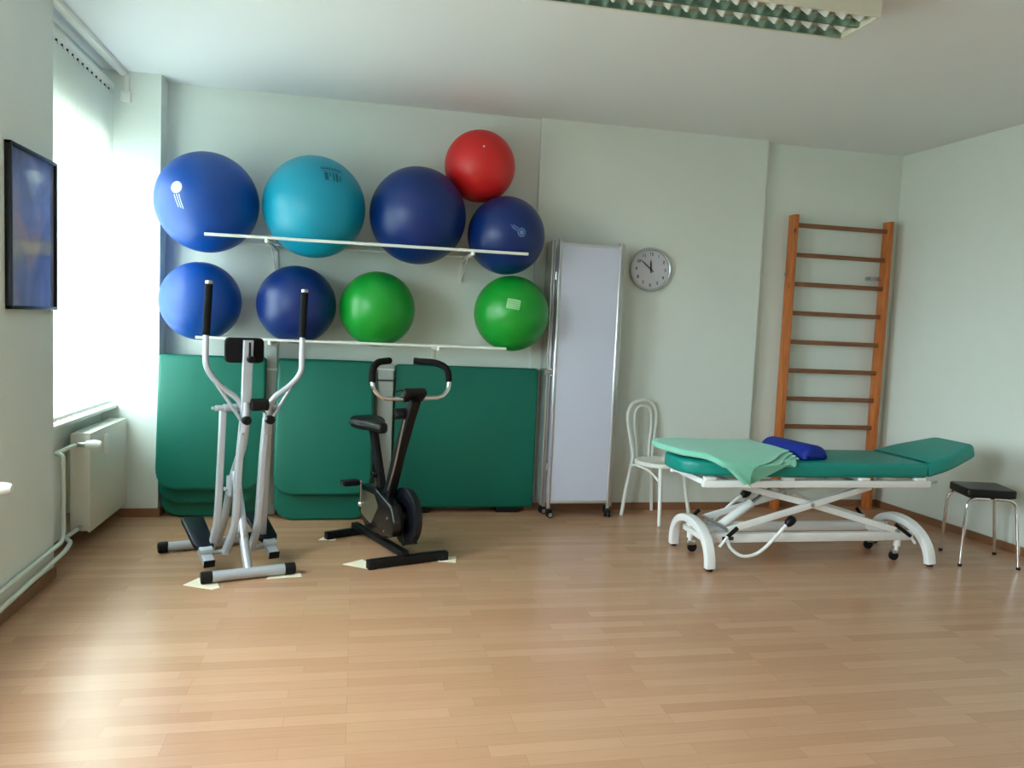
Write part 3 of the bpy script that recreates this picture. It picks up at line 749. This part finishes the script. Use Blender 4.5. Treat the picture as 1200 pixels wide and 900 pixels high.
h = MB(); h.tube(spline(hoop, 6), .0145, 12); h.build('back_hoop', 'white', t)
inn = [Ch(-.072, -.186, .46), Ch(-.085, -.195, .60), Ch(-.105, -.203, .75), Ch(-.085, -.21, .86), Ch(0, -.214, .892), Ch(.085, -.21, .86), Ch(.105, -.203, .75), Ch(.085, -.195, .60), Ch(.072, -.186, .46)]
h = MB(); h.tube(spline(inn, 6), .010, 10); h.build('inner_hoop', 'white', t)
for s in (-1, 1):
    l = MB(); l.tube(spline([Ch(s * .135, .125, .445), Ch(s * .155, .15, .25), Ch(s * .185, .185, 0)]), [.0165] * 8 + [.015] * 8 + [.012], 12); l.build('front_leg', 'white', t)
    b = MB(); b.tube(spline([Ch(s * .15, .143, .33), Ch(s * .165, .05, .40), Ch(s * .165, -.06, .425), Ch(s * .138, -.17, .41), Ch(s * .142, -.198, .30), Ch(s * .16, -.207, .19)]), .0095, 10); b.build('side_brace', 'white', t)

# ------------------------------------------------------------------ treatment table
TC = 4.71
t = thing('treatment_table', (3.03, TC, 0), 'height adjustable white treatment table with petrol green upholstery and scissor frame', 'treatment table')
poly = round_poly([(2.045, TC - .16), (2.30, TC - .29), (3.768, TC - .29), (3.768, TC + .29), (2.30, TC + .29), (2.045, TC + .16)], [.12, .16, .02, .02, .16, .12], 8)
m_ = MB(); m_.face_prism(poly, XY, .602, .70, .03, 5); m_.build('main_cushion', 'vinyl', t)
ha = math.radians(15.5); hx, hz = 3.778, .604
def head(u, v, w_): return V((hx + u * math.cos(ha) - w_ * math.sin(ha), TC + v, hz + u * math.sin(ha) + w_ * math.cos(ha)))
poly = round_poly([(0.002, -.29), (.17, -.29), (.475, -.185), (.475, .185), (.17, .29), (0.002, .29)], [.01, .09, .05, .05, .09, .01], 8)
m_ = MB(); m_.face_prism(poly, head, 0, .098, .028, 5); hd = m_.build('head_cushion', 'vinyl', t)
MB().face_prism(round_poly([(.03, -.2), (.38, -.14), (.38, .14), (.03, .2)], .03), head, -.02, 0).build('cushion_board', 'white_metal', hd)
for y, nm in ((TC - .265, 'front_rail'), (TC + .235, 'rear_rail')):
    b = MB(); b.box((2.16, y - .02, .537), (3.80, y + .02, .583), .005); b = b.build(nm, 'white_metal', t)
    for x in (2.205, 2.75, 3.30, 3.72): MB().box((x - .035, y - .024, .583), (x + .035, y + .024, .603), .003).build('cushion_mount', 'white_metal', b)
    MB().box((2.42, y - .006, .586), (2.62, y + .006, .592)).build('cushion_rod', 'steel', b)
for x in (2.2, 3.05, 3.76):
    MB().box((x - .02, TC - .265, .542), (x + .02, TC + .235, .578), .004).build('cross_rail', 'white_metal', t)
hr = MB(); hr.tube(fillet([(3.80, TC - .265, .56), (3.86, TC - .265, .575)], .01), .008, 10); hr.build('head_rod', 'steel', t)
# scissor pairs
for y, dy in ((TC - .18, -.014), (TC + .16, .014)):
    a = MB(); a.tube([(2.37, y, .185), (2.40, y, .235), (2.99, y, .40), (3.42, y, .525)][1:], 0, sec=rrect(.042, .024, .005), up=(0, 0, 1)); a.build('scissor_arm', 'white_metal', t)
    b = MB(); b.tube([(2.47, y + .028, .525), (2.99, y + .028, .40), (3.66, y + .028, .215)], 0, sec=rrect(.042, .024, .005), up=(0, 0, 1)); b.build('scissor_arm', 'white_metal', t)
    p = MB(); p.cyl((2.99, y - .018, .40), (2.99, y + .046, .40), .014, 16, .002); p.build('pivot_bolt', 'steel', t)
for (x, z) in ((2.40, .235), (3.42, .525), (2.47, .525), (3.66, .215)):
    MB().cyl((x, TC - .19, z), (x, TC + .20, z), .011, 12).build('cross_shaft', 'steel', t)
# base
for y in (TC - .14, TC + .13):
    MB().box((2.26, y - .025, .145), (3.80, y + .025, .205), .006).build('base_beam', 'white_metal', t)
for x in (2.40, 3.65): MB().box((x - .03, TC - .13, .155), (x + .03, TC + .12, .20), .005).build('base_cross_beam', 'white_metal', t)
def arch(x, lean):
    pts = []
    for i in range(25):
        a = PI * i / 24
        y = TC - .285 * math.copysign(abs(math.cos(a)) ** .92, math.cos(a)); z = .018 + .245 * math.sin(a) ** .82
        pts.append((x + lean * (1 - math.sin(a)), y, z))
    o = MB(); o.tube(pts, 0, sec=rrect(.062, .05, .008), up=(1, 0, 0)); o = o.build('arch_leg', 'white_metal', t)
    for y in (TC - .285, TC + .285):
        MB().cyl((x + lean, y, 0), (x + lean, y, .022), .02, 16, .003).build('foot_pad', 'rubber', o)
# section axes: first axis follows the hint (x), second lies in the plane of the arch
arch(2.225, .01); arch(3.80, .04)
def castor(x, y, d):
    c = MB(); c.cyl((x, y, .10), (x, y, .16), .024, 16, .003); c.cyl((x, y, .07), (x, y, .105), .013, 12); c = c.build('castor_stem', 'white_metal', t)
    f = MB(); f.obox((x + d * .012, y, .065), (1, 0, 0), (0, 1, 0), (0, 0, 1), .05, .034, .03, .004); f.build('castor_fork', 'chrome', c)
    w_ = MB(); w_.cyl((x + d * .018, y - .012, .034), (x + d * .018, y + .012, .034), .033, 20, .004); w_.build('castor_wheel', 'rubber', c)
for x, d in ((2.235, 1), (3.74, -1)):
    for y in (TC - .14, TC + .13): castor(x + d * .05, y, d)
    MB().box((min(x, x + d * .08), TC - .16, .155), (max(x, x + d * .08), TC + .15, .19), .004).build('castor_bracket', 'white_metal', t)
def lever(a, b, g, name):
    l = MB(); l.tube([a, b], .009, 10); l = l.build(name, 'white_metal', t)
    m_ = MB(); m_.tube([b, g], .0135, 12); m_.build('lever_grip', 'black', l)
lever((2.30, TC - .27, .15), (2.355, TC - .265, .215), (2.42, TC - .265, .272), 'castor_lever')
lever((2.27, TC + .25, .15), (2.33, TC + .25, .20), (2.40, TC + .255, .262), 'castor_lever')
lever((3.74, TC - .25, .15), (3.69, TC - .262, .205), (3.575, TC - .262, .282), 'castor_lever')
lever((3.78, TC + .24, .15), (3.70, TC + .245, .20), (3.64, TC + .245, .272), 'castor_lever')
def pedal_rod(pts, name):
    l = MB(); l.tube(spline(pts[:-1], 6), .0115, 10); l = l.build(name, 'white_metal', t)
    a, b = V(pts[-2]), V(pts[-1]); d = (b - a).normalized()
    k = MB(); k.lathe([(0, 0), (.016, 0), (.027, .018), (.031, .045), (.026, .068), (.012, .078), (0, .079)], a - d * .01, d, 20); k.build('rod_knob', 'black', l)
pedal_rod([(2.42, TC - .13, .175), (2.40, TC - .23, .13), (2.475, TC - .262, .085), (2.60, TC - .262, .12), (2.77, TC - .262, .292), (2.825, TC - .262, .345)], 'height_control_rod')
pedal_rod([(2.44, TC + .13, .18), (2.48, TC + .24, .13), (2.53, TC + .255, .20), (2.66, TC + .255, .32), (2.725, TC + .255, .365), (2.78, TC + .255, .405)], 'height_control_rod')
ac = MB(); ac.cyl((2.40, TC, .19), (2.655, TC, .375), .031, 20, .005); ac = ac.build('lift_actuator', 'white_metal', t)
MB().cyl((2.65, TC, .371), (2.82, TC, .495), .012, 14).build('actuator_rod', 'steel', ac)
MB().obox((2.385, TC, .185), (1, 0, 0), (0, 1, 0), (0, 0, 1), .11, .09, .075, .012).build('motor_housing', 'white_metal', ac)
MB().box((2.37, TC - .168, .163), (2.45, TC - .164, .187), .001).build('rating_plate', 'ink', t)

# towel folded in layers, drooping over the front edge
LE = spline([(2.05, 4.985, .756), (2.005, 4.86, .753), (2.06, 4.60, .750), (2.20, 4.425, .737), (2.313, 4.336, .655), (2.432, 4.326, .552)], 10)
RE = spline([(2.765, 4.985, .758), (2.775, 4.86, .756), (2.79, 4.74, .755), (2.805, 4.64, .754), (2.825, 4.56, .753), (2.845, 4.485, .75)], 10)
def lerp_list(Lq, tt):
    k = tt * (len(Lq) - 1); i = min(int(k), len(Lq) - 2); return Lq[i].lerp(Lq[i + 1], k - i)
def tsurf(s, tt, off):
    a, b = lerp_list(LE, tt), lerp_list(RE, tt); p = a.lerp(b, s)
    p.z += .009 + .003 * math.sin(7 * s + 2 * tt) * (1 - tt) + .002 * math.sin(11 * tt + 3 * s)
    q = max(0., min(1., (.738 - p.z) / .05))
    q = q * q * (3 - 2 * q)
    w = max(0., min(1., (.750 - p.z) / .055)); w = w * w * (3 - 2 * w)
    p.y += (min(p.y, 4.334) - p.y) * w
    nrm = V((0, -q, 1 - q + .001)).normalized()
    r = p - nrm * off
    lift = (.05 - off) * .04
    m = (.019 if r.y < 4.475 and r.z > .63 else .010) + lift                      # keep clear of the rounded front edge of the cushion
    if r.y >= 4.45: r.z = max(r.z, .70 + m)
    elif r.z <= .67: r.y = min(r.y, 4.42 - m)
    else:
        e = V((0, r.y - 4.45, r.z - .67))
        if e.length < .03 + m:
            e = e.normalized() * (.03 + m); r.y, r.z = 4.45 + e.y, .67 + e.z
    return r
tw = MB()
th = .007
for l in range(4):
    s0, s1 = .004 * l, .985 + .006 * l; te = (.79, .86, .93, 1.0)[l]; t1 = lambda u: 1 - (1 - te) * min(1, u * 3) ** .7
    top = tw.grid(lambda u, v: tsurf(s0 + (s1 - s0) * u, v * t1(u), l * (.0112 + .003 * v ** 6)), 26, 64)
    bot = tw.grid(lambda u, v: tsurf(s0 + (s1 - s0) * u, v * t1(u), l * (.0112 + .003 * v ** 6) + th), 26, 64)
    nu, nv = 26, 64
    for i in range(nu):
        for j in (0, nv): tw.bm.faces.new((top[i][j], top[i + 1][j], bot[i + 1][j], bot[i][j]))
    for j in range(nv):
        for i in (0, nu): tw.bm.faces.new((top[i][j], top[i][j + 1], bot[i][j + 1], bot[i][j]))
# rounded fold that joins the layers along the left edge
fold = []
for k in range(0, 41):
    fold.append(tsurf(0, k / 40 * .95, .021))
tw.tube(fold, .0205, 12)
tag(tw.build_at('folded_towel', 'towel', (2.4, TC, .702), angle=60), 'mint green folded towel lying on the left end of the treatment table', 'towel')

# half-round blue bolster
pa, pb = V((2.905, 4.955, .702)), V((2.985, 4.50, .702)); ax = (pb - pa).normalized(); sd = V((-ax.y, ax.x, 0))
hw, hh = .098, .098
prof = [(-hw, 0)] + [(-hw * math.cos(PI * i / 20), .02 + (hh - .02) * math.sin(PI * i / 20)) for i in range(21)] + [(hw, 0)]
bl = MB(); bl.face_prism(round_poly(prof, .01, 2), lambda u, v, w_: pa + sd * u + ax * w_ + V((0, 0, v)), 0, (pb - pa).length, .03, 4)
tag(bl.build_at('half_round_bolster', 'bluecover', (pa + pb) / 2, angle=50), 'dark blue half round bolster lying across the treatment table beside the towel', 'bolster')

# ------------------------------------------------------------------ stool
ft = [V((4.218, 4.768, 0)), V((4.064, 4.411, 0)), V((4.429, 4.306, 0)), V((4.561, 4.645, 0))]
sc4 = [V((4.175, 4.70, 0)), V((4.085, 4.42, 0)), V((4.408, 4.335, 0)), V((4.507, 4.63, 0))]
t = thing('stool', sum(ft, V((0, 0, 0))) / 4, 'square black stool with chrome legs beside the head of the treatment table', 'stool')
m_ = MB(); m_.face_prism(round_poly([(p.x, p.y) for p in sc4], .035), XY, .474, .532, .012, 4); m_.build('seat', 'vinylblack', t)
m_ = MB(); cen = sum(sc4, V((0, 0, 0))) / 4
m_.face_prism(round_poly([((p.x - cen.x) * .82 + cen.x, (p.y - cen.y) * .82 + cen.y) for p in sc4], .03), XY, .462, .476, .004); m_.build('seat_base', 'black', t)
for i in range(4):
    p, q = ft[i], sc4[i]; j = sc4[(i + 1) % 4] if i % 2 else sc4[i - 1]
    inner = q.lerp(j, .45) * .9 + cen * .1
    e = q * .97 + cen * .03
    l = MB(); l.tube(fillet([inner + V((0, 0, .466)), e + V((0, 0, .466)), p * .92 + q * .08 + V((0, 0, .05)), p + V((0, 0, .006))], .07, 8), .0115, 14); l = l.build('leg', 'chrome', t)
    MB().cyl(p, p + V((0, 0, .02)), .0135, 12, .002).build('foot_cap', 'rubber', l)

# ------------------------------------------------------------------ ceiling light
t = thing('louvre_ceiling_light', (1.5, 3.435, CZ), 'long white louvred strip light mounted on the ceiling, switched off', 'ceiling light')
x0, x1, y0, y1, z0 = .69, 2.34, 3.285, 3.587, 3.0
h = MB(); h.box((x0, y0, z0), (x1, y0 + .012, CZ)); h.box((x0, y1 - .012, z0 + .0), (x1, y1, CZ)); h.box((x0, y0 + .012, CZ - .01), (x1, y1 - .012, CZ))
h.box((x0, y0 + .012, z0), (x0 + .012, y1 - .012, CZ)); h.box((x1 - .012, y0 + .012, z0), (x1, y1 - .012, CZ)); h.build('housing', 'lamphouse', t)
ym = (y0 + y1) / 2
rf = MB()
for ya, yb in ((y0 + .013, ym - .003), (ym + .003, y1 - .013)):
    c = (ya + yb) / 2
    for e, q, dd in ((ya, c - .03, .003), (yb, c + .03, -.003)):
        rf.face_prism([(e, z0 + .004), (e + dd, z0 + .004), (e + 3 * dd, z0 + .04), (e + 2 * dd, z0 + .04)], YZ, x0 + .014, x1 - .014)
rf.build('reflector', 'louverdark', t)
xb = x0 + .06
while xb < x1 - .03:
    bl = MB()
    for ya, yb in ((y0 + .014, ym - .004), (ym + .004, y1 - .014)):
        c = (ya + yb) / 2
        bl.face_prism([(ya, z0 + .060), (ya, z0 + .052), (c - .004, z0 + .003), (c + .004, z0 + .003), (yb, z0 + .052), (yb, z0 + .060)], YZ, xb - .004, xb + .004, 0)
    bl.build('louver_blade', 'louver', t); xb += .0905
for yy in ((y0 + ym) / 2, (y1 + ym) / 2):
    MB().cyl((x0 + .03, yy, z0 + .108), (x1 - .03, yy, z0 + .108), .013, 16).build('lamp_tube', 'tube', t)

# ------------------------------------------------------------------ light: overcast sky through the windows
wd = bpy.data.worlds.new('overcast_sky'); SC.world = wd; wd.use_nodes = True
nt = wd.node_tree; bg = nt.nodes['Background']
tc = nt.nodes.new('ShaderNodeTexCoord'); sp = nt.nodes.new('ShaderNodeSeparateXYZ'); r = nt.nodes.new('ShaderNodeValToRGB')
r.color_ramp.elements[0].position = .44; r.color_ramp.elements[0].color = (.25, .28, .25, 1)
r.color_ramp.elements[1].position = .56; r.color_ramp.elements[1].color = (.83, .94, 1.0, 1)
ma = nt.nodes.new('ShaderNodeMath'); ma.operation = 'MULTIPLY_ADD'; ma.inputs[1].default_value = .5; ma.inputs[2].default_value = .5
L = nt.links.new
L(tc.outputs['Generated'], sp.inputs[0]); L(sp.outputs['Z'], ma.inputs[0]); L(ma.outputs[0], r.inputs['Fac']); L(r.outputs['Color'], bg.inputs['Color'])
bg.inputs['Strength'].default_value = 14.0
for a, b in NICHES:
    li = bpy.data.lights.new('window_portal', 'AREA'); li.shape = 'RECTANGLE'; li.size = 1.82; li.size_y = b - a - .16
    li.cycles.is_portal = True
    lo = bpy.data.objects.new('window_portal', li); COL.objects.link(lo)
    lo.location = (-1.95, (a + b) / 2, 1.72); lo.rotation_euler = (0, -PI / 2, 0)

vs = SC.view_settings
vs.view_transform = 'Standard'; vs.look = 'None'; vs.gamma = 1; vs.use_curve_mapping = False; vs.exposure = 1.32
try:
    SC.cycles.use_denoising = True
    SC.cycles.max_bounces = 16; SC.cycles.diffuse_bounces = 8; SC.cycles.glossy_bounces = 4; SC.cycles.transparent_max_bounces = 16
    SC.cycles.caustics_reflective = False; SC.cycles.caustics_refractive = False
    SC.cycles.sample_clamp_indirect = 6
except Exception:
    pass
